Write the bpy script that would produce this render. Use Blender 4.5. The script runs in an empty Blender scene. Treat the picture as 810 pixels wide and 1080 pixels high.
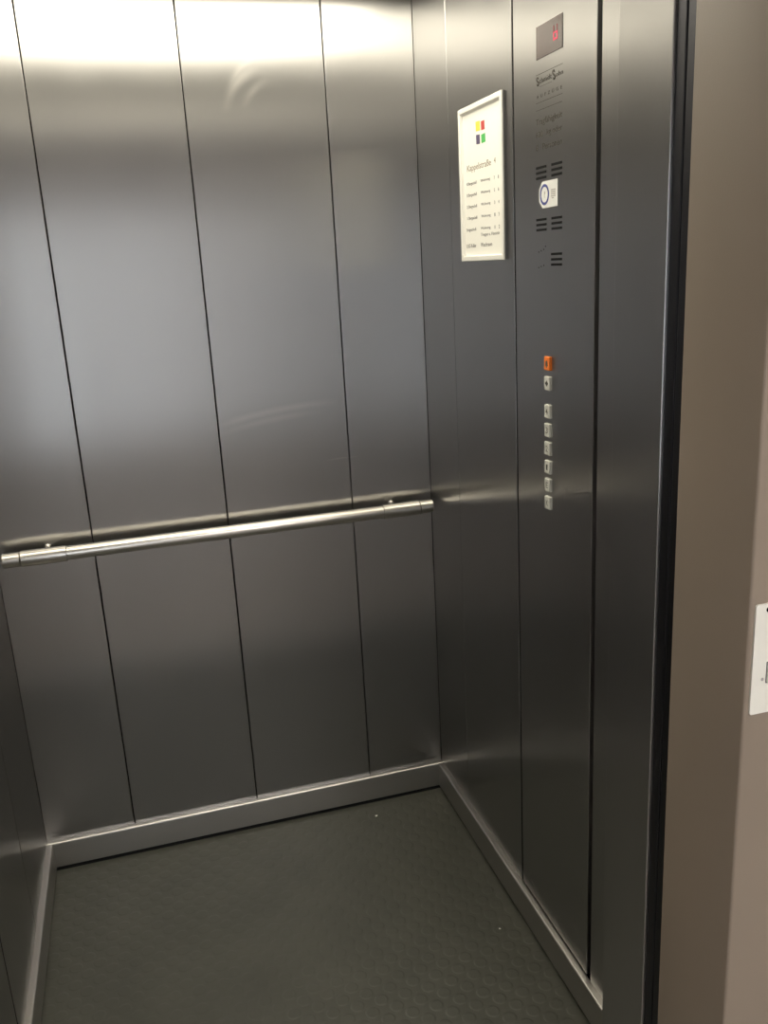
import bpy, bmesh, math, random
from mathutils import Matrix, Vector

random.seed(4)
scene = bpy.context.scene
COL = scene.collection
FZ = -0.011            # floor level; heights below are measured from the lower lip of the skirting
CEIL = 2.20
W = 1.142              # inner width of the car, back wall on y = 0, right wall on x = 0
POST = -0.12           # right edge of the entrance
POSTL = -1.140         # left edge of the entrance
YP, YD, YL, YH = -1.172, -1.292, -1.332, -1.482   # post, doors, landing frame, landing wall face

# ------------------------------------------------------------------ materials
def new_mat(name):
    m = bpy.data.materials.new(name); m.use_nodes = True
    nt = m.node_tree
    return m, nt, nt.nodes['Principled BSDF']

def paint(name, col, rough=0.5, metal=0.0, var=0.04, scale=8.0, bump=0.0, bscale=300.0, spec=0.5):
    m, nt, b = new_mat(name)
    b.inputs['Roughness'].default_value = rough
    b.inputs['Metallic'].default_value = metal
    b.inputs['Specular IOR Level'].default_value = spec
    tc = nt.nodes.new('ShaderNodeTexCoord')
    n = nt.nodes.new('ShaderNodeTexNoise'); n.inputs['Scale'].default_value = scale; n.inputs['Detail'].default_value = 4
    nt.links.new(tc.outputs['Object'], n.inputs['Vector'])
    r = nt.nodes.new('ShaderNodeValToRGB')
    r.color_ramp.elements[0].position = 0.3; r.color_ramp.elements[1].position = 0.7
    r.color_ramp.elements[0].color = tuple(c*(1-var) for c in col)+(1,)
    r.color_ramp.elements[1].color = tuple(min(1, c*(1+var)) for c in col)+(1,)
    nt.links.new(n.outputs['Fac'], r.inputs['Fac']); nt.links.new(r.outputs['Color'], b.inputs['Base Color'])
    if bump:
        n2 = nt.nodes.new('ShaderNodeTexNoise'); n2.inputs['Scale'].default_value = bscale
        nt.links.new(tc.outputs['Object'], n2.inputs['Vector'])
        bp = nt.nodes.new('ShaderNodeBump'); bp.inputs['Strength'].default_value = bump; bp.inputs['Distance'].default_value = 0.001
        nt.links.new(n2.outputs['Fac'], bp.inputs['Height']); nt.links.new(bp.outputs['Normal'], b.inputs['Normal'])
    return m

def steel(name, col=(0.425, 0.420, 0.415), rough=0.29, aniso=0.93, grain=(3, 3, 0.8), wipes=None, axis='Z'):
    """brushed stainless steel; grain runs along `axis` of the object"""
    m, nt, b = new_mat(name)
    L = nt.links.new
    b.inputs['Metallic'].default_value = 1.0
    b.inputs['Anisotropic'].default_value = aniso
    tc = nt.nodes.new('ShaderNodeTexCoord')
    cl = nt.nodes.new('ShaderNodeTexNoise'); cl.inputs['Scale'].default_value = 2.2; cl.inputs['Detail'].default_value = 1
    mp = nt.nodes.new('ShaderNodeMapping'); mp.inputs['Scale'].default_value = grain
    L(tc.outputs['Object'], mp.inputs['Vector']); L(mp.outputs['Vector'], cl.inputs['Vector'])
    # roughness = rough + grain + broad handling marks (+ wiped arcs)
    def math_node(op, a, bb):
        k = nt.nodes.new('ShaderNodeMath'); k.operation = op
        for i, v in enumerate((a, bb)):
            if isinstance(v, (int, float)): k.inputs[i].default_value = v
            else: L(v, k.inputs[i])
        return k.outputs[0]
    c = math_node('MULTIPLY', math_node('SUBTRACT', cl.outputs['Fac'], 0.5), 0.05)
    r = math_node('ADD', c, rough)
    smear = None
    if wipes:
        sx = nt.nodes.new('ShaderNodeSeparateXYZ'); L(tc.outputs['Object'], sx.inputs[0])
        for (cx, cz, rad, width, x0, x1, z0, z1, amp) in wipes:
            dx = math_node('SUBTRACT', sx.outputs['X'], cx); dz = math_node('SUBTRACT', sx.outputs['Z'], cz)
            d = math_node('SQRT', math_node('ADD', math_node('MULTIPLY', dx, dx), math_node('MULTIPLY', dz, dz)), 0)
            e = math_node('DIVIDE', math_node('ABSOLUTE', math_node('SUBTRACT', d, rad), 0), width)
            ring = math_node('MAXIMUM', math_node('SUBTRACT', 1.0, e), 0.0)
            def gate(s, lo, hi, f):
                a = nt.nodes.new('ShaderNodeMapRange'); a.inputs[1].default_value = lo; a.inputs[2].default_value = lo+f; L(s, a.inputs[0])
                q = nt.nodes.new('ShaderNodeMapRange'); q.inputs[1].default_value = hi; q.inputs[2].default_value = hi-f; L(s, q.inputs[0])
                return math_node('MULTIPLY', a.outputs[0], q.outputs[0])
            v = math_node('MULTIPLY', ring, math_node('MULTIPLY', gate(sx.outputs['X'], x0, x1, min(0.10, (x1-x0)*0.45)), gate(sx.outputs['Z'], z0, z1, 0.015)))
            v = math_node('MULTIPLY', v, amp)
            smear = v if smear is None else math_node('MAXIMUM', smear, v)
        r = math_node('ADD', r, math_node('MULTIPLY', smear, 0.16))
    L(r, b.inputs['Roughness'])
    mix = nt.nodes.new('ShaderNodeMix'); mix.data_type = 'RGBA'
    mix.inputs['A'].default_value = tuple(c*0.975 for c in col)+(1,)
    mix.inputs['B'].default_value = tuple(c*1.025 for c in col)+(1,)
    L(cl.outputs['Fac'], mix.inputs['Factor']); L(mix.outputs['Result'], b.inputs['Base Color'])
    if smear is not None:                      # greasy wipe marks are a paler film on the metal
        mx2 = nt.nodes.new('ShaderNodeMix'); mx2.data_type = 'RGBA'
        mx2.inputs['B'].default_value = (0.62, 0.60, 0.57, 1)
        L(smear, mx2.inputs['Factor']); L(mix.outputs['Result'], mx2.inputs['A']); L(mx2.outputs['Result'], b.inputs['Base Color'])
    tg = nt.nodes.new('ShaderNodeTangent'); tg.direction_type = 'RADIAL'; tg.axis = axis
    L(tg.outputs['Tangent'], b.inputs['Tangent'])
    return m

def emitter(name, col, strength, base=(0.8, 0.8, 0.8)):
    m, nt, b = new_mat(name)
    b.inputs['Base Color'].default_value = base+(1,)
    b.inputs['Emission Color'].default_value = col+(1,)
    b.inputs['Emission Strength'].default_value = strength
    return m

def rubber_floor(name):
    m, nt, b = new_mat(name); L = nt.links.new
    tc = nt.nodes.new('ShaderNodeTexCoord')
    mp = nt.nodes.new('ShaderNodeMapping'); mp.inputs['Rotation'].default_value = (0, 0, math.radians(45)); mp.inputs['Scale'].default_value = (1, 1, 1)
    L(tc.outputs['Object'], mp.inputs['Vector'])
    v = nt.nodes.new('ShaderNodeTexVoronoi'); v.voronoi_dimensions = '2D'; v.inputs['Scale'].default_value = 26.0; v.inputs['Randomness'].default_value = 0.0
    L(mp.outputs['Vector'], v.inputs['Vector'])
    rp = nt.nodes.new('ShaderNodeMapRange'); rp.interpolation_type = 'SMOOTHSTEP'
    rp.inputs[1].default_value = 0.30; rp.inputs[2].default_value = 0.44; rp.inputs[3].default_value = 1.0; rp.inputs[4].default_value = 0.0
    L(v.outputs['Distance'], rp.inputs[0])
    bp = nt.nodes.new('ShaderNodeBump'); bp.inputs['Strength'].default_value = 0.40; bp.inputs['Distance'].default_value = 0.0012
    L(rp.outputs[0], bp.inputs['Height'])
    n = nt.nodes.new('ShaderNodeTexNoise'); n.inputs['Scale'].default_value = 600; n.inputs['Detail'].default_value = 2
    L(tc.outputs['Object'], n.inputs['Vector'])
    bp2 = nt.nodes.new('ShaderNodeBump'); bp2.inputs['Strength'].default_value = 0.25; bp2.inputs['Distance'].default_value = 0.0006
    L(n.outputs['Fac'], bp2.inputs['Height']); L(bp.outputs['Normal'], bp2.inputs['Normal']); L(bp2.outputs['Normal'], b.inputs['Normal'])
    d = nt.nodes.new('ShaderNodeTexNoise'); d.inputs['Scale'].default_value = 5; d.inputs['Detail'].default_value = 8; d.inputs['Roughness'].default_value = 0.65
    L(tc.outputs['Object'], d.inputs['Vector'])
    r = nt.nodes.new('ShaderNodeValToRGB')
    r.color_ramp.elements[0].position = 0.3; r.color_ramp.elements[0].color = FLOOR_A
    r.color_ramp.elements[1].position = 0.75; r.color_ramp.elements[1].color = FLOOR_B
    L(d.outputs['Fac'], r.inputs['Fac']); L(r.outputs['Color'], b.inputs['Base Color'])
    b.inputs['Roughness'].default_value = 0.42
    b.inputs['Specular IOR Level'].default_value = 0.4
    return m
FLOOR_A = (0.054, 0.055, 0.045, 1); FLOOR_B = (0.076, 0.076, 0.062, 1)

WIPES = [(-0.36, 1.885, 0.115, 0.016, -0.50, -0.38, 1.90, 2.02, 0.45),
         (-0.35, 1.915, 0.115, 0.011, -0.50, -0.37, 1.92, 2.03, 0.32),
         (-0.33, 1.875, 0.105, 0.012, -0.46, -0.36, 1.91, 2.00, 0.36),
         (-0.284, -0.006, 1.203, 0.012, -0.60, -0.24, 1.10, 1.25, 0.42),
         (-0.290, -0.012, 1.187, 0.012, -0.58, -0.28, 1.10, 1.25, 0.34),
         (-0.240, 0.40, 0.645, 0.003, -0.30, -0.20, 1.00, 1.08, 0.5),
         (-0.74, 1.60, 0.32, 0.05, -0.85, -0.60, 1.80, 1.98, 0.08)]
STEEL_BACK = steel('brushed_steel_wall', wipes=WIPES)
STEEL = steel('brushed_steel_panel')
STEEL_RAIL = steel('satin_steel_rail', col=(0.56, 0.54, 0.50), rough=0.285, aniso=0.0, grain=(1, 3, 3), axis='X')
STEEL_SKIRT = steel('brushed_steel_skirting', col=(0.50, 0.485, 0.46), rough=0.36, aniso=0.0, grain=(3, 3, 3))
STEEL_DARK = steel('dark_steel_door', col=(0.055, 0.055, 0.062), rough=0.4, aniso=0.2)
ALU = steel('anodised_frame', col=(0.55, 0.54, 0.52), rough=0.4, aniso=0.0)
DARK = paint('dark_seam', (0.012, 0.012, 0.012), rough=0.8, spec=0.1)
FLOOR = rubber_floor('studded_rubber')
CEILM = paint('ceiling_sheet', (0.22, 0.205, 0.18), rough=0.5)
TAUPE = paint('taupe_paint', (0.285, 0.230, 0.182), rough=0.5, bump=0.15, bscale=500, var=0.03, scale=3)
HALLW = paint('hall_wall_paint', (0.74, 0.72, 0.70), rough=0.8)
HALLF = paint('hall_floor_tile', (0.34, 0.32, 0.30), rough=0.5)
WHITEF = paint('white_frame_tone', (0.78, 0.77, 0.72), rough=0.4, var=0.01)
FRAMEB = paint('shaded_frame_grey', (0.12, 0.115, 0.105), rough=0.5)
PAPER = paint('white_paper', (0.84, 0.83, 0.77), rough=0.55, var=0.01)
STICK = paint('white_sticker_film', (0.82, 0.82, 0.80), rough=0.4, var=0.01)
INK = paint('grey_ink', (0.16, 0.15, 0.15), rough=0.7)
INKB = paint('brown_grey_ink', (0.24, 0.20, 0.14), rough=0.7)
INKP = paint('pale_grey_ink', (0.40, 0.38, 0.37), rough=0.7)
INKS = paint('pale_print', (0.45, 0.42, 0.40), rough=0.7)
ENGR = paint('engraving_black', (0.045, 0.038, 0.028), rough=0.7)
ENGRP = paint('engraving_worn', (0.055, 0.047, 0.036), rough=0.7)
YELLOW = paint('yellow_ink', (0.85, 0.62, 0.08), rough=0.6)
RED = paint('red_ink', (0.50, 0.06, 0.05), rough=0.6)
SLATE = paint('slate_ink', (0.09, 0.07, 0.14), rough=0.6)
GREEN = paint('green_ink', (0.07, 0.42, 0.10), rough=0.6)
BLUE = paint('blue_ink', (0.045, 0.06, 0.26), rough=0.6)
GLASS = paint('smoked_display_window', (0.045, 0.022, 0.020), rough=0.18, var=0.02, spec=0.6)
LED = emitter('red_led', (1.0, 0.05, 0.13), 0.75, (0.10, 0.01, 0.015))
LEDOFF = emitter('dim_red_led', (1.0, 0.08, 0.12), 0.14, (0.08, 0.02, 0.02))
BTN = paint('pale_button_plastic', (0.64, 0.64, 0.58), rough=0.35, var=0.03)
ORANGE = paint('orange_button_plastic', (0.92, 0.22, 0.02), rough=0.35, var=0.03)
BTNINK = paint('button_print', (0.07, 0.07, 0.06), rough=0.6)
PLATE = paint('pale_plate', (0.86, 0.85, 0.78), rough=0.4, var=0.02)
CRUMB = paint('pale_crumb', (0.75, 0.74, 0.70), rough=0.9)
CARLAMP = emitter('car_lamp_diffuser', (1.0, 0.925, 0.75), 8.2)
HALLFILL = emitter('hall_fill_diffuser', (1.0, 0.95, 0.90), 38.0)

# ------------------------------------------------------------------ mesh helpers
def box_into(bm, lo, hi, bevel=0.0, seg=2):
    x0, y0, z0 = lo; x1, y1, z1 = hi
    b2 = bmesh.new()
    vs = [b2.verts.new(p) for p in ((x0,y0,z0),(x1,y0,z0),(x1,y1,z0),(x0,y1,z0),(x0,y0,z1),(x1,y0,z1),(x1,y1,z1),(x0,y1,z1))]
    for f in ((0,3,2,1),(4,5,6,7),(0,1,5,4),(1,2,6,5),(2,3,7,6),(3,0,4,7)):
        b2.faces.new([vs[i] for i in f])
    if bevel:
        bmesh.ops.bevel(b2, geom=list(b2.edges), offset=bevel, segments=seg, profile=0.5, affect='EDGES')
    merge(bm, b2)

def merge(bm, b2):
    me = bpy.data.meshes.new('tmp'); b2.to_mesh(me); b2.free(); bm.from_mesh(me); bpy.data.meshes.remove(me)

def obj(name, bm, mat, parent=None, smooth=False):
    me = bpy.data.meshes.new(name)
    bmesh.ops.recalc_face_normals(bm, faces=list(bm.faces))
    bm.to_mesh(me); bm.free()
    me.materials.append(mat)
    if smooth:
        for p in me.polygons: p.use_smooth = True
        me.set_sharp_from_angle(angle=math.radians(35))
    o = bpy.data.objects.new(name, me); COL.objects.link(o)
    if parent is not None:
        o.parent = parent
        o.matrix_parent_inverse = Matrix.Translation(-parent.location)
    return o

def box(name, lo, hi, mat, parent=None, bevel=0.0, seg=2):
    bm = bmesh.new(); box_into(bm, lo, hi, bevel, seg)
    return obj(name, bm, mat, parent)

def boxes(name, lst, mat, parent=None, bevel=0.0):
    bm = bmesh.new()
    for lo, hi in lst: box_into(bm, lo, hi, bevel)
    return obj(name, bm, mat, parent)

def prism(name, pts, n, thick, mat, parent=None):
    """polygon pts (3-D) extruded by thick along n"""
    bm = bmesh.new(); n = Vector(n)*thick
    a = [bm.verts.new(p) for p in pts]; c = [bm.verts.new(Vector(p)+n) for p in pts]
    bm.faces.new(a); bm.faces.new(list(reversed(c)))
    for i in range(len(pts)):
        j = (i+1) % len(pts); bm.faces.new((a[i], a[j], c[j], c[i]))
    return obj(name, bm, mat, parent)

def lathe_x(bm, prof, y, z, n=40):
    """profile [(x, r)] revolved round the line y, z"""
    rings = []
    for x, r in prof:
        if r < 1e-6: rings.append([bm.verts.new((x, y, z))])
        else: rings.append([bm.verts.new((x, y+r*math.cos(2*math.pi*k/n), z+r*math.sin(2*math.pi*k/n))) for k in range(n)])
    for a, c in zip(rings, rings[1:]):
        for k in range(n):
            j = (k+1) % n
            if len(a) == 1: bm.faces.new((a[0], c[k], c[j]))
            elif len(c) == 1: bm.faces.new((a[k], a[j], c[0]))
            else: bm.faces.new((a[k], a[j], c[j], c[k]))

def empty(name, loc, label=None, cat=None, group=None, kind=None):
    o = bpy.data.objects.new(name, None); o.empty_display_size = 0.05; o.location = loc; COL.objects.link(o)
    tag(o, label, cat, group, kind)
    return o

def tag(o, label=None, cat=None, group=None, kind=None):
    for k, v in (('label', label), ('category', cat), ('group', group), ('kind', kind)):
        if v: o[k] = v
    return o

def struct(o): o['kind'] = 'structure'; return o

MX = Matrix(((0,0,-1,0),(-1,0,0,0),(0,1,0,0),(0,0,0,1)))   # reading plane of the right wall: text x -> -Y, y -> Z, normal -> -X
MY = Matrix(((1,0,0,0),(0,0,-1,0),(0,1,0,0),(0,0,0,1)))    # reading plane of the landing wall: text x -> X, y -> Z, normal -> -Y

def text_bm(s, shear=0.0, bold=0.0, spacing=1.0):
    cu = bpy.data.curves.new('tmp', 'FONT'); cu.body = s; cu.shear = shear; cu.offset = bold; cu.space_character = spacing; cu.resolution_u = 4
    o = bpy.data.objects.new('tmp', cu); COL.objects.link(o)
    dg = bpy.context.evaluated_depsgraph_get(); dg.update()
    me = bpy.data.meshes.new_from_object(o.evaluated_get(dg))
    bm = bmesh.new(); bm.from_mesh(me)
    bpy.data.objects.remove(o); bpy.data.curves.remove(cu); bpy.data.meshes.remove(me)
    return bm

def lettering(name, pieces, mat, parent, plane, depth, M=MX, thick=0.0003):
    """pieces: (string, u0, u1, v0, v1, opts): box in the reading plane where the glyphs are fitted; u runs along M's x"""
    bm = bmesh.new()
    for s, u0, u1, v0, v1, o in pieces:
        t = text_bm(s, **o)
        xs = [v.co.x for v in t.verts]; ys = [v.co.y for v in t.verts]
        ex, ey = max(xs)-min(xs), max(ys)-min(ys)
        for v in t.verts:
            v.co = Vector((u0+(v.co.x-min(xs))/ex*(u1-u0), v0+(v.co.y-min(ys))/ey*(v1-v0), 0))
        merge(bm, t)
    g = bmesh.ops.extrude_face_region(bm, geom=list(bm.faces))
    for v in [e for e in g['geom'] if isinstance(e, bmesh.types.BMVert)]: v.co.z += thick
    for v in bm.verts: v.co.z += depth
    bmesh.ops.transform(bm, matrix=M, verts=bm.verts)
    if M is MY:
        for v in bm.verts: v.co.y += plane
    else:
        for v in bm.verts: v.co.x += plane
    return obj(name, bm, mat, parent)

# ------------------------------------------------------------------ car: floor, walls, ceiling
struct(box('floor', (-W-0.06, YD, FZ-0.03), (0.06, 0.05, FZ), FLOOR))

def wall_with_panels(name, backing, panels, mat):
    w = boxes(name, backing, DARK); struct(w)
    for lo, hi in panels: box('wall_panel', lo, hi, mat, w, bevel=0.0016, seg=3)
    return w
G = 0.0013
T = 0.012
xs = [-W, -0.909, -0.566, -0.227, 0.0]
wall_with_panels('wall_back', [((-W-0.012, T, FZ), (T, 0.04, CEIL))],
    [((a+(G if i else 0), 0, FZ), (b-(G if i < 3 else 0), T, CEIL)) for i, (a, b) in enumerate(zip(xs, xs[1:]))], STEEL_BACK)
wall_with_panels('wall_right', [((T, YP, FZ), (0.04, 0.04, CEIL))],
    [((0, -0.2275, FZ), (T, -0.0005, CEIL)), ((0, -0.5785, FZ), (T, -0.2285, CEIL)), ((0, YP, FZ), (T, -0.917, CEIL))], STEEL)
yl = [YP, -0.68, -0.35, -0.0005]
wall_with_panels('wall_left', [((-W-0.04, YP, FZ), (-W-T, 0.04, CEIL)), ((-W-T, -0.6885, FZ), (-W-0.001, -0.6795, CEIL))],
    [((-W-T, a+(G if i else 0), FZ), (-W, b-((0.009 if i == 0 else G) if i < 2 else 0), CEIL)) for i, (a, b) in enumerate(zip(yl, yl[1:]))], STEEL)
LT, LD = 0.0745, 0.016    # skirting height and depth

def skirting(name, prof, start, end, along):
    bm = bmesh.new(); rows = []
    for s in (start, end):
        rows.append([bm.verts.new((p[0], s, p[1]) if along == 'y' else (s, p[0], p[1])) for p in prof])
    k = len(prof)
    for i in range(k):
        j = (i+1) % k; bm.faces.new((rows[0][i], rows[0][j], rows[1][j], rows[1][i]))
    bm.faces.new(rows[0]); bm.faces.new(rows[1])
    return struct(obj(name, bm, STEEL_SKIRT, None, smooth=True))
def prof(side):           # side = +1: sticks out to -axis
    s = -side
    r = 0.0045
    return [(0, 0.0), (s*LD, 0.0)] + [(s*(LD-r+r*math.cos(k*math.pi/16)), LT-r+r*math.sin(k*math.pi/16)) for k in range(9)] + [(0, LT)]
skirting('baseboard_back', prof(1), -W, 0.0, 'x')
skirting('baseboard_right', prof(1), YP, -LD, 'y')
b = skirting('baseboard_left', [(-W-x, z) for x, z in prof(1)], YP, -LD, 'y')
# dark recess strips that carry the skirting just above the floor
struct(boxes('trim_1', [((-W, -0.015, FZ), (0, 0, 0.0)), ((-0.009, YP, FZ), (0, -0.015, 0.0)), ((-W, YP, FZ), (-W+0.013, -0.015, 0.0))], DARK))

struct(box('ceiling', (-W-0.04, YD, CEIL), (0.04, 0.04, CEIL+0.03), CEILM))
# front returns and header round the car entrance
struct(box('wall_front_right', (POST, YD, FZ), (0.04, YP, CEIL), STEEL, bevel=0.0015))
struct(box('wall_front_left', (-W-0.04, YD, FZ), (POSTL, YP, CEIL), STEEL, bevel=0.0015))
struct(box('wall_front_top', (POSTL, YD, 2.05), (POST, YP, CEIL), STEEL, bevel=0.0015))

# ceiling lamp of the car
LX0, LX1, LY0, LY1 = -1.11, -0.035, -0.76, -0.20
lamp = empty('ceiling_light', (-0.58, -0.6, CEIL), 'large flat warm white lamp panel in the lift ceiling', 'light')
def rounded_rect(x0, x1, y0, y1, r, n=8):
    pts = []
    for cx, cy, a0 in ((x1-r, y1-r, 0), (x0+r, y1-r, 90), (x0+r, y0+r, 180), (x1-r, y0+r, 270)):
        for k in range(n+1):
            a = math.radians(a0+90*k/n); pts.append((cx+r*math.cos(a), cy+r*math.sin(a)))
    return pts
prism('diffuser', [(x, y, CEIL) for x, y in rounded_rect(LX0, LX1, LY0, LY1, 0.10)], (0, 0, -1), 0.010, CARLAMP, lamp)
bm = bmesh.new()
o1 = rounded_rect(LX0-0.02, LX1+0.02, LY0-0.02, LY1+0.02, 0.12); o2 = rounded_rect(LX0, LX1, LY0, LY1, 0.10)
ring = [[bm.verts.new((x, y, z)) for x, y in p] for p, z in ((o1, CEIL), (o1, CEIL-0.012), (o2, CEIL-0.012), (o2, CEIL))]
for a, c in zip(ring, ring[1:]):
    for i in range(len(a)):
        j = (i+1) % len(a); bm.faces.new((a[i], a[j], c[j], c[i]))
obj('lamp_frame', bm, ALU, lamp)

# ------------------------------------------------------------------ doors in their pockets, landing, hall
def leaf(name, x0, x1, y0, y1):
    struct(box(name, (x0, y0, FZ), (x1, y1, 2.10), STEEL_DARK, bevel=0.002))
leaf('door_1', POST+0.004, 0.36, YD-0.020, YD)
leaf('door_2', POST+0.003, 0.36, YL, YD-0.0235)
leaf('door_3', -1.60, POSTL-0.004, YD-0.020, YD)
leaf('door_4', -1.60, POSTL-0.063, YL, YD-0.0235)
struct(box('trim_2', (POSTL-0.063, YL, 2.06), (POST+0.003, YD, 2.20), STEEL_DARK))
struct(box('trim_3', (-1.60, YL, FZ-0.03), (0.36, YD, FZ), STEEL_SKIRT))
HX0, HX1, HY, HZ = -2.6, 1.3, -5.0, 2.6
bm = bmesh.new()
box_into(bm, (HX0, YH, FZ), (POSTL-0.06, YL, HZ), 0.004, 3); box_into(bm, (POST, YH, FZ), (HX1, YL, HZ), 0.004, 3)
box_into(bm, (POSTL-0.066, YH, 2.05), (POST+0.006, YL, HZ), 0.0)
struct(obj('wall_landing', bm, TAUPE, smooth=True))
struct(box('floor_landing', (HX0, HY, FZ-0.05), (HX1, YL, FZ), HALLF))
struct(box('ceiling_landing', (HX0, HY, HZ), (HX1, 0.4, HZ+0.05), HALLW))
struct(box('wall_hall_right', (HX1, HY, FZ), (HX1+0.05, 0.4, HZ), HALLW))
struct(box('wall_hall_left', (HX0-0.05, HY, FZ), (HX0, 0.4, HZ), HALLW))
struct(box('wall_shaft', (HX0-0.05, 0.4, FZ-0.05), (HX1+0.05, 0.45, HZ+0.05), DARK))
struct(box('floor_shaft', (HX0, YL, FZ-0.05), (HX1, 0.4, FZ-0.03), DARK))
# hall wall opposite the lift, with a window
WX0, WX1, WZ0, WZ1 = -1.70, -0.90, 0.20, 2.10
struct(boxes('wall_hall_far', [((HX0-0.05, HY-0.2, FZ), (WX0, HY, HZ)), ((WX1, HY-0.2, FZ), (HX1+0.05, HY, HZ)),
     ((WX0, HY-0.2, FZ), (WX1, HY, WZ0)), ((WX0, HY-0.2, WZ1), (WX1, HY, HZ))], HALLW))
struct(boxes('window_1', [((WX0, HY-0.12, WZ0), (WX0+0.06, HY-0.06, WZ1)), ((WX1-0.06, HY-0.12, WZ0), (WX1, HY-0.06, WZ1)),
     ((WX0+0.06, HY-0.12, WZ0), (WX1-0.06, HY-0.06, WZ0+0.06)), ((WX0+0.06, HY-0.12, WZ1-0.06), (WX1-0.06, HY-0.06, WZ1))], WHITEF))
pl = bpy.data.lights.new('window_portal', 'AREA'); pl.shape = 'RECTANGLE'; pl.size = WX1-WX0; pl.size_y = WZ1-WZ0; pl.cycles.is_portal = True
po = bpy.data.objects.new('window_portal', pl); po.location = ((WX0+WX1)/2, HY-0.21, (WZ0+WZ1)/2); po.rotation_euler = (math.radians(90), 0, math.radians(180)); COL.objects.link(po)
hl = empty('hall_fill_lamp', (0.05, -3.3, HZ), 'flat white ceiling lamp added unseen to brighten the landing', 'light')  # unseen lamp, added to brighten the landing and what the steel reflects
prism('diffuser', [(x, y, HZ-0.03) for x, y in rounded_rect(-0.25, 0.35, -3.6, -3.0, 0.05)], (0, 0, -1), 0.02, HALLFILL, hl)
boxes('lamp_frame', [((-0.27, -3.62, HZ-0.03), (0.37, -2.98, HZ))], ALU, hl, bevel=0.003)

# ------------------------------------------------------------------ handrail
ry, rz = -0.060, 0.898
rail = empty('handrail', (-0.57, 0, rz), 'round satin steel handrail across the back wall of the lift', 'handrail')
def tube(name, profile, parent=rail):
    bm = bmesh.new(); lathe_x(bm, profile, ry, rz, 48)
    return obj(name, bm, STEEL_RAIL, parent, smooth=True)
def cyl(a, b, r, ch=0.0012): return [(a, 0), (a, r-ch), (a+ch, r), (b-ch, r), (b, r-ch), (b, 0)]
tube('rail_tube', cyl(-1.02, -0.10, 0.0170))
tube('end_sleeve', cyl(-1.076, -0.969, 0.0197)); tube('end_sleeve', cyl(-0.159, -0.057, 0.0197))
tube('end_cap', cyl(-1.1185, -1.0765, 0.0178, 0.002)); tube('end_cap', cyl(-0.0565, -0.0180, 0.0178, 0.002))
for x in (-1.017, -0.118):
    bm = bmesh.new()
    n = 20
    prf = [(ry+0.010, 0.0065), (-0.006, 0.0065), (-0.004, 0.009), (0.0, 0.009)]
    rr = [[bm.verts.new((x+r*math.cos(2*math.pi*k/n), y, rz+0.004+r*math.sin(2*math.pi*k/n))) for k in range(n)] for y, r in prf]
    for a, c in zip(rr, rr[1:]):
        for k in range(n): bm.faces.new((a[k], a[(k+1) % n], c[(k+1) % n], c[k]))
    bm.faces.new(rr[0]); bm.faces.new(rr[-1])
    obj('wall_bracket', bm, STEEL_RAIL, rail, smooth=True)

# ------------------------------------------------------------------ control panel
PY0, PY1 = -0.5905, -0.9045
PX = -0.0015
cp = empty('control_panel', (0, (PY0+PY1)/2, 1.3), 'tall brushed steel control panel with lift buttons, display and slots on right wall', 'control panel')
box('face_plate', (PX, PY1, LT+0.006), (T-0.0005, PY0, CEIL-0.004), STEEL, cp, bevel=0.0012, seg=3)
box('gap_shade_strip', (0.0012, PY0, LT), (T-0.0005, -0.5787, CEIL-0.004), DARK, cp)  # added dark strip; its colour stands for the shade in the open gap
disp = box('display_window', (PX-0.0012, -0.7900, 1.8755), (PX+0.002, -0.6900, 1.9285), GLASS, cp, bevel=0.0005)
# red seven-segment figure: a zero, its upper part fainter
def seg(name, u0, u1, v0, v1, mat):
    prism(name, [(PX-0.0013, -u0, v0), (PX-0.0013, -u1, v0), (PX-0.0013, -u1, v1), (PX-0.0013, -u0, v1)], (-1, 0, 0), 0.0003, mat, disp)
d0, d1, dz0, dz1 = 0.7575, 0.7735, 1.8925, 1.9155; dm = (dz0+dz1)/2-0.001; t = 0.0034
for nm, a in (('digit_segment', (d0, d0+t, dz0+t, dm)), ('digit_segment', (d1-t, d1, dz0+t, dm)), ('digit_segment', (d0, d1, dz0, dz0+t)), ('digit_segment', (d0, d1, dm, dm+t*0.8))):
    seg(nm, *a, LED)
for a in ((d0, d0+t, dm+t, dz1), (d1-t, d1, dm+t, dz1)): seg('digit_segment', *a, LEDOFF)
# maker's logo and the load notice
big = dict(bold=0.035, shear=-0.25)
lettering('maker_logo', [('S', 0.6880, 0.7000, 1.8325, 1.8485, big), ('chmidt', 0.7010, 0.7490, 1.8358, 1.8445, dict(bold=0.004)),
                         ('S', 0.7510, 0.7635, 1.8315, 1.8485, big), ('ohn', 0.7640, 0.7915, 1.8350, 1.8425, dict(bold=0.008))], ENGR, cp, PX, 0.0001)
lettering('maker_logo_caption', [('AUFZÜGE', 0.6895, 0.7880, 1.8125, 1.8190, dict(spacing=2.0))], ENGRP, cp, PX, 0.0001)
boxes('logo_rule', [((PX-0.0003, -0.7900, 1.8507), (PX+0.0002, -0.6870, 1.8515)), ((PX-0.0003, -0.7490, 1.8302), (PX+0.0002, -0.7010, 1.8307)),
                    ((PX-0.0003, -0.7890, 1.8045), (PX+0.0002, -0.6870, 1.8052)), ((PX-0.0003, -0.7880, 1.7921), (PX+0.0002, -0.6870, 1.7929))], ENGRP, cp)
lettering('load_notice', [('Tragfähigkeit', 0.6862, 0.7887, 1.7650, 1.7782, {}), ('630', 0.6862, 0.7150, 1.7470, 1.7568, {}), ('kg oder', 0.7300, 0.7885, 1.7445, 1.7572, {}),
                          ('8', 0.6862, 0.6945, 1.7250, 1.7350, {}), ('Personen', 0.7130, 0.7885, 1.7250, 1.7352, {})], ENGRP, cp, PX, 0.0001)
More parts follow.
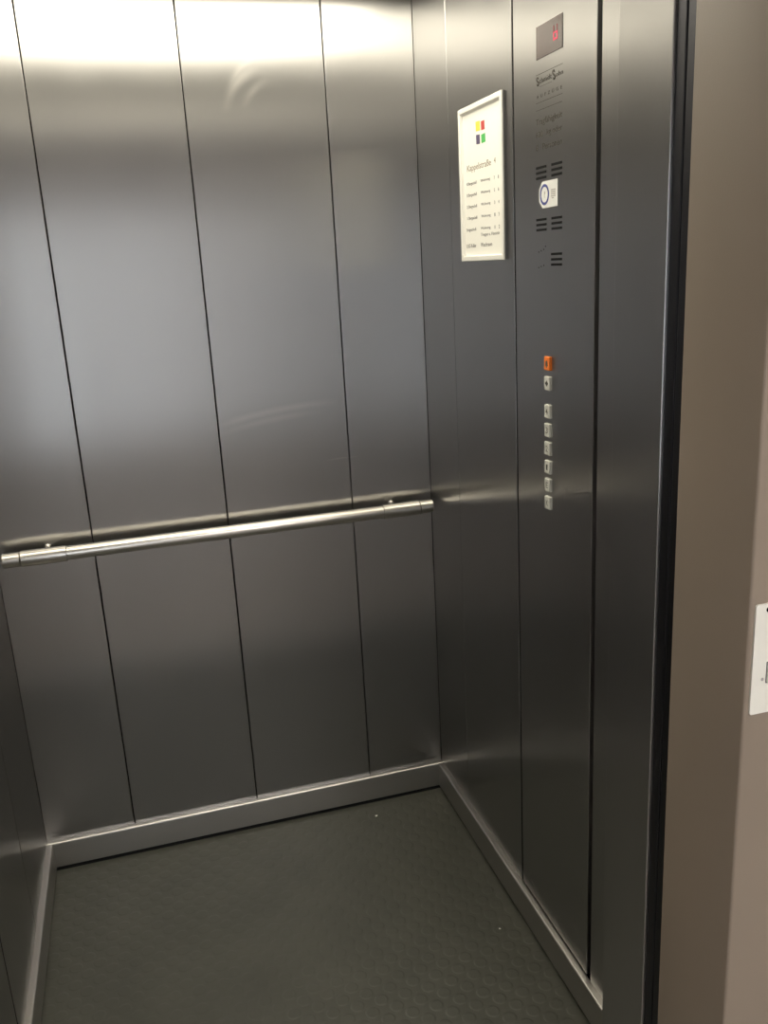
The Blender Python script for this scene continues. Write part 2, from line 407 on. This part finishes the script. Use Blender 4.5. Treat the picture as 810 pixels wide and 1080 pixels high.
# speech slots
def slots(u0, u1, zs, h=0.0042):
    bm = bmesh.new()
    for z in zs: box_into(bm, (PX-0.0008, -u1, z-h/2), (PX+0.0003, -u0, z+h/2), 0.0)
    obj('speaker_slots', bm, DARK, cp)
for u0, u1 in ((0.6862, 0.7275), (0.7483, 0.7885)):
    slots(u0, u1, (1.6955, 1.6865, 1.6775)); slots(u0, u1, (1.6050, 1.5960, 1.5870))
slots(0.7465, 0.7885, (1.5430, 1.5335, 1.5243))
for group in (((0.6950, 1.5478), (0.7160, 1.5518), (0.7055, 1.5497), (0.7228, 1.5572)), ((0.6945, 1.5197), (0.7158, 1.5234), (0.7052, 1.5215))):
    bm = bmesh.new()
    for u, z in group:
        pts = [(PX-0.0004, -u+0.0014*math.cos(a*math.pi/4), z+0.0014*math.sin(a*math.pi/4)) for a in range(8)]
        f = [bm.verts.new(p) for p in pts]; bk = [bm.verts.new((PX+0.0002, p[1], p[2])) for p in pts]
        bm.faces.new(f)
        for i in range(8): bm.faces.new((f[i], f[(i+1) % 8], bk[(i+1) % 8], bk[i]))
    obj('pin_holes', bm, DARK, cp)
# push buttons
BH, BY0, BY1, BP = 0.0258, -0.7265, -0.7485, 0.0060
def button(z, mat, sym, label=None):
    b = box('push_button', (PX-BP, BY1, z-BH/2), (PX+0.002, BY0, z+BH/2), mat, cp, bevel=0.0015, seg=3)
    if label: b['label'] = label
    if sym == 'bell':
        bm = bmesh.new()
        pr = [(-0.0060, -0.0045), (0.0060, -0.0045), (0.0045, -0.0025), (0.0036, 0.0030), (0.0018, 0.0058), (-0.0018, 0.0058), (-0.0036, 0.0030), (-0.0045, -0.0025)]
        for pts in (pr, [(0.0020*math.cos(a*math.pi/5), -0.0062+0.0020*math.sin(a*math.pi/5)) for a in range(10)]):
            f = [bm.verts.new((PX-BP-0.0003, (BY0+BY1)/2-u, z+v)) for u, v in pts]; k = [bm.verts.new((PX-BP+0.0002, p.co.y, p.co.z)) for p in f]
            bm.faces.new(f)
            for i in range(len(f)): j = (i+1) % len(f); bm.faces.new((f[i], f[j], k[j], k[i]))
        obj('button_symbol', bm, BTNINK, b)
    elif sym == 'open':
        bm = bmesh.new()
        for pts in ([(-0.0015, 0.0045), (-0.0015, -0.0045), (-0.0065, 0)], [(0.0015, 0.0045), (0.0065, 0), (0.0015, -0.0045)], [(-0.0006, 0.006), (0.0006, 0.006), (0.0006, -0.006), (-0.0006, -0.006)]):
            f = [bm.verts.new((PX-BP-0.0003, (BY0+BY1)/2-u, z+v)) for u, v in pts]; k = [bm.verts.new((PX-BP+0.0002, p.co.y, p.co.z)) for p in f]
            bm.faces.new(f)
            for i in range(len(f)): j = (i+1) % len(f); bm.faces.new((f[i], f[j], k[j], k[i]))
        obj('button_symbol', bm, BTNINK, b)
    else:
        c = -(BY0+BY1)/2; w = 0.0030 if sym == '1' else 0.0042
        lettering('button_symbol', [(sym, c-w, c+w, z-0.0058, z+0.0058, {})], BTNINK, b, PX-BP, 0.0)
button(1.3440, ORANGE, 'bell', 'orange alarm button with a bell')
button(1.3065, BTN, 'open', 'pale button with the door opening arrows')
for z, s in zip((1.2525, 1.2160, 1.1798, 1.1428, 1.1068, 1.0705), '4321E'+'K'): button(z, BTN, s)

# sticker on the control panel
st = empty('inspection_sticker', (PX, -0.735, 1.648), 'small white sticker with a blue ring, stuck between the speaker slots', 'sticker')
prism('sticker_sheet', [(PX-0.0001, y, z) for y, z in ((-0.7717, 1.6248), (-0.7717, 1.6707), (-0.7118, 1.6705), (-0.6980, 1.6575), (-0.6985, 1.6365), (-0.7130, 1.6242))], (-1, 0, 0), 0.0004, STICK, st)
bm = bmesh.new(); n = 36; cy, cz = -0.7205, 1.6475
rg = [[bm.verts.new((x, cy+r*math.cos(2*math.pi*k/n), cz+r*math.sin(2*math.pi*k/n))) for k in range(n)] for x, r in ((PX-0.0005, 0.0182), (PX-0.0008, 0.0182), (PX-0.0008, 0.0135), (PX-0.0005, 0.0135))]
for a, c in zip(rg, rg[1:]):
    for k in range(n): bm.faces.new((a[k], a[(k+1) % n], c[(k+1) % n], c[k]))
obj('blue_ring', bm, BLUE, st)
boxes('ring_emblem', [((PX-0.0007, cy-0.0030, cz+0.0005), (PX-0.0004, cy+0.0010, cz+0.0055)), ((PX-0.0007, cy-0.0008, cz-0.0060), (PX-0.0004, cy+0.0006, cz+0.0005))], INKS, st)
boxes('printed_lines', [((PX-0.0007, -0.7640, z-0.0011), (PX-0.0004, -0.7465, z+0.0011)) for z in (1.6535, 1.6500, 1.6465, 1.6430)]
      + [((PX-0.0007, -0.7575, z-0.0010), (PX-0.0004, -0.7490, z+0.0010)) for z in (1.6398,)], INKS, st)

# ------------------------------------------------------------------ framed floor directory
FY0, FY1, FZ0, FZ1, FT = -0.3110, -0.5485, 1.5366, 1.8540, 0.0090
sg = empty('floor_directory', (0, (FY0+FY1)/2, (FZ0+FZ1)/2), 'white framed tenant notice with a four colour logo, hung left of the control panel', 'notice')
def frame_ring(bm, levels):
    rings = []
    for x, ins, instop in levels:
        y0, y1, z0, z1 = FY0-ins, FY1+ins, FZ0+ins, FZ1-instop
        rings.append([bm.verts.new((x, y, z)) for y, z in ((y0, z0), (y1, z0), (y1, z1), (y0, z1))])
    for a, c in zip(rings, rings[1:]):
        for k in range(4): bm.faces.new((a[k], a[(k+1) % 4], c[(k+1) % 4], c[k]))
bm = bmesh.new()
frame_ring(bm, [(-0.0055, 0, 0), (-FT+0.0015, 0, 0), (-FT+0.0003, 0.0006, 0.0006), (-FT, 0.002, 0.002), (-FT, 0.009, 0.009), (-FT+0.0006, 0.0105, 0.0105), (-0.0020, 0.0125, 0.0150), (-0.0015, 0.0125, 0.0150)])
fr = obj('picture_frame', bm, WHITEF, sg)  # white here carries the lamp's reflection on a satin aluminium frame
boxes('frame_shaded_side', [((-0.0055, FY1+0.001, FZ0+0.001), (0, FY1+0.009, FZ1-0.001)), ((-0.0055, FY0-0.009, FZ0+0.001), (0, FY0-0.001, FZ1-0.001)), ((-0.0055, FY1+0.009, FZ0+0.001), (0, FY0-0.009, FZ0+0.009)), ((-0.0055, FY1+0.009, FZ1-0.009), (0, FY0-0.009, FZ1-0.001))], FRAMEB, sg)  # added grey strips, the frame side's shade put into their colour
paper = box('poster', (-0.0024, FY1+0.0125, FZ0+0.0125), (-0.0008, FY0-0.0125, FZ1-0.0125), PAPER, sg)
XP = -0.0024
def tile(name, mat, y0, y1, z0, z1, sl):
    prism(name, [(XP-0.0001, -y0, z0+sl), (XP-0.0001, -y1, z0-sl*0.3), (XP-0.0001, -y1+0.0012, z1-sl*0.3), (XP-0.0001, -y0+0.0012, z1+sl)], (-1, 0, 0), 0.0003, mat, paper)
tile('logo_tile', YELLOW, 0.4000, 0.4230, 1.7985, 1.8175, 0.0008); tile('logo_tile', RED, 0.4290, 0.4475, 1.7975, 1.8150, 0.0)
tile('logo_tile', SLATE, 0.4010, 0.4210, 1.7728, 1.7915, 0.0010); tile('logo_tile', GREEN, 0.4290, 0.4505, 1.7728, 1.7900, -0.0006)
lettering('heading', [('Kappelstraße', 0.3440, 0.4765, 1.7205, 1.7375, {}), ('4', 0.4920, 0.5010, 1.7270, 1.7370, {})], INKB, paper, XP, 0.0)
rows = []
for k, z in enumerate((1.6955, 1.6720, 1.6480, 1.6240)):
    rows += [('%d.Obergeschoß' % (4-k), 0.3375, 0.3960, z-0.0012, z+0.0072, {}), ('Wohnung', 0.4190, 0.4700, z, z+0.0070, {}),
             ('%d' % (7-2*k), 0.4905, 0.4945, z, z+0.0066, {}), ('%d' % (8-2*k), 0.5110, 0.5155, z, z+0.0066, {})]
rows += [('Erdgeschoß', 0.3330, 0.3880, 1.5985, 1.6070, {}), ('Wohnung', 0.4150, 0.4680, 1.5995, 1.6065, {}), ('1', 0.4905, 0.4930, 1.5995, 1.6060, {}), ('2', 0.5110, 0.5165, 1.5990, 1.6065, {}),
         ('Treppe u. Haustür', 0.4150, 0.5165, 1.5855, 1.5940, {}), ('1.UG Keller', 0.3300, 0.3860, 1.5655, 1.5735, {}), ('Waschraum', 0.4130, 0.4745, 1.5660, 1.5740, {})]
for r in rows: lettering('list_entry', [r], INK, paper, XP, 0.0)

# ------------------------------------------------------------------ call button plate on the landing wall
ca = empty('call_button_plate', (-0.055, YH, 1.076), 'pale call button plate on the taupe landing wall outside the lift', 'call button')
bm = bmesh.new()
plate = prism('back_plate', [(x, YH+0.001, z) for x, z in rounded_rect(-0.1135, 0.0035, 1.0065, 1.1460, 0.003, 5)], (0, -1, 0), 0.0035, PLATE, ca)
cbn = box('call_button', (-0.0935, YH-0.0060, 1.0465), (-0.0175, YH-0.001, 1.0715), PLATE, ca, bevel=0.0012)
boxes('button_surround', [((-0.0945, YH-0.0031, 1.0455), (-0.0165, YH-0.0024, 1.0725))], INK, ca)
for x in (-0.0965, -0.0135):
    for z in (1.1385, 1.0145):
        if z < 1.1 : continue
        bm = bmesh.new(); n = 20
        rr = [[bm.verts.new((x+r*math.cos(2*math.pi*k/n), YH-d, z+r*math.sin(2*math.pi*k/n))) for k in range(n)] for d, r in ((0.0024, 0.0032), (0.0035, 0.0030), (0.0038, 0.0022))]
        for a, c in zip(rr, rr[1:]):
            for k in range(n): bm.faces.new((a[k], a[(k+1) % n], c[(k+1) % n], c[k]))
        bm.faces.new(rr[-1]); obj('screw', bm, DARK, ca)
prism('indicator_lamp', [(-0.0990+0.0018*math.cos(a*math.pi/8), YH-0.0025, 1.0510+0.0022*math.sin(a*math.pi/8)) for a in range(16)], (0, -1, 0), 0.0004, INKS, ca)

# ------------------------------------------------------------------ crumbs on the floor
def crumb(x, y, s, label):
    bm = bmesh.new(); bmesh.ops.create_icosphere(bm, subdivisions=1, radius=s)
    for v in bm.verts:
        v.co = Vector((v.co.x*random.uniform(0.7, 1.6), v.co.y*random.uniform(0.6, 1.2), v.co.z*0.5*random.uniform(0.7, 1.2)))
    zm = min(v.co.z for v in bm.verts)
    for v in bm.verts: v.co += Vector((x, y, FZ-zm))
    tag(obj('paper_crumb', bm, CRUMB), label, 'litter')
crumb(-0.236, -0.086, 0.0040, 'white crumb of paper on the floor near the back skirting')
crumb(-0.080, -0.625, 0.0026, 'tiny pale crumb on the floor beside the right skirting')

# ------------------------------------------------------------------ world, camera, view
w = bpy.data.worlds.new('daylight'); scene.world = w; w.use_nodes = True
bg = w.node_tree.nodes['Background']; bg.inputs['Color'].default_value = (0.88, 0.94, 1.0, 1); bg.inputs['Strength'].default_value = 4.2
cam = bpy.data.cameras.new('camera'); co = bpy.data.objects.new('camera', cam); COL.objects.link(co)
co.location = (-0.7659, -2.2776, 1.5453); co.rotation_euler = (1.2958, 0.0529, -0.2835)
cam.sensor_fit = 'VERTICAL'; cam.sensor_height = 36.0; cam.sensor_width = 27.0; cam.lens = 934.73/1080*36
cam.clip_start = 0.02
scene.camera = co
vs = scene.view_settings; vs.view_transform = 'Standard'; vs.look = 'None'; vs.gamma = 1; vs.use_curve_mapping = False; vs.exposure = 0.0
scene.cycles.use_denoising = True
scene.cycles.max_bounces = 10; scene.cycles.glossy_bounces = 8; scene.cycles.diffuse_bounces = 5
scene.cycles.sample_clamp_indirect = 6.0
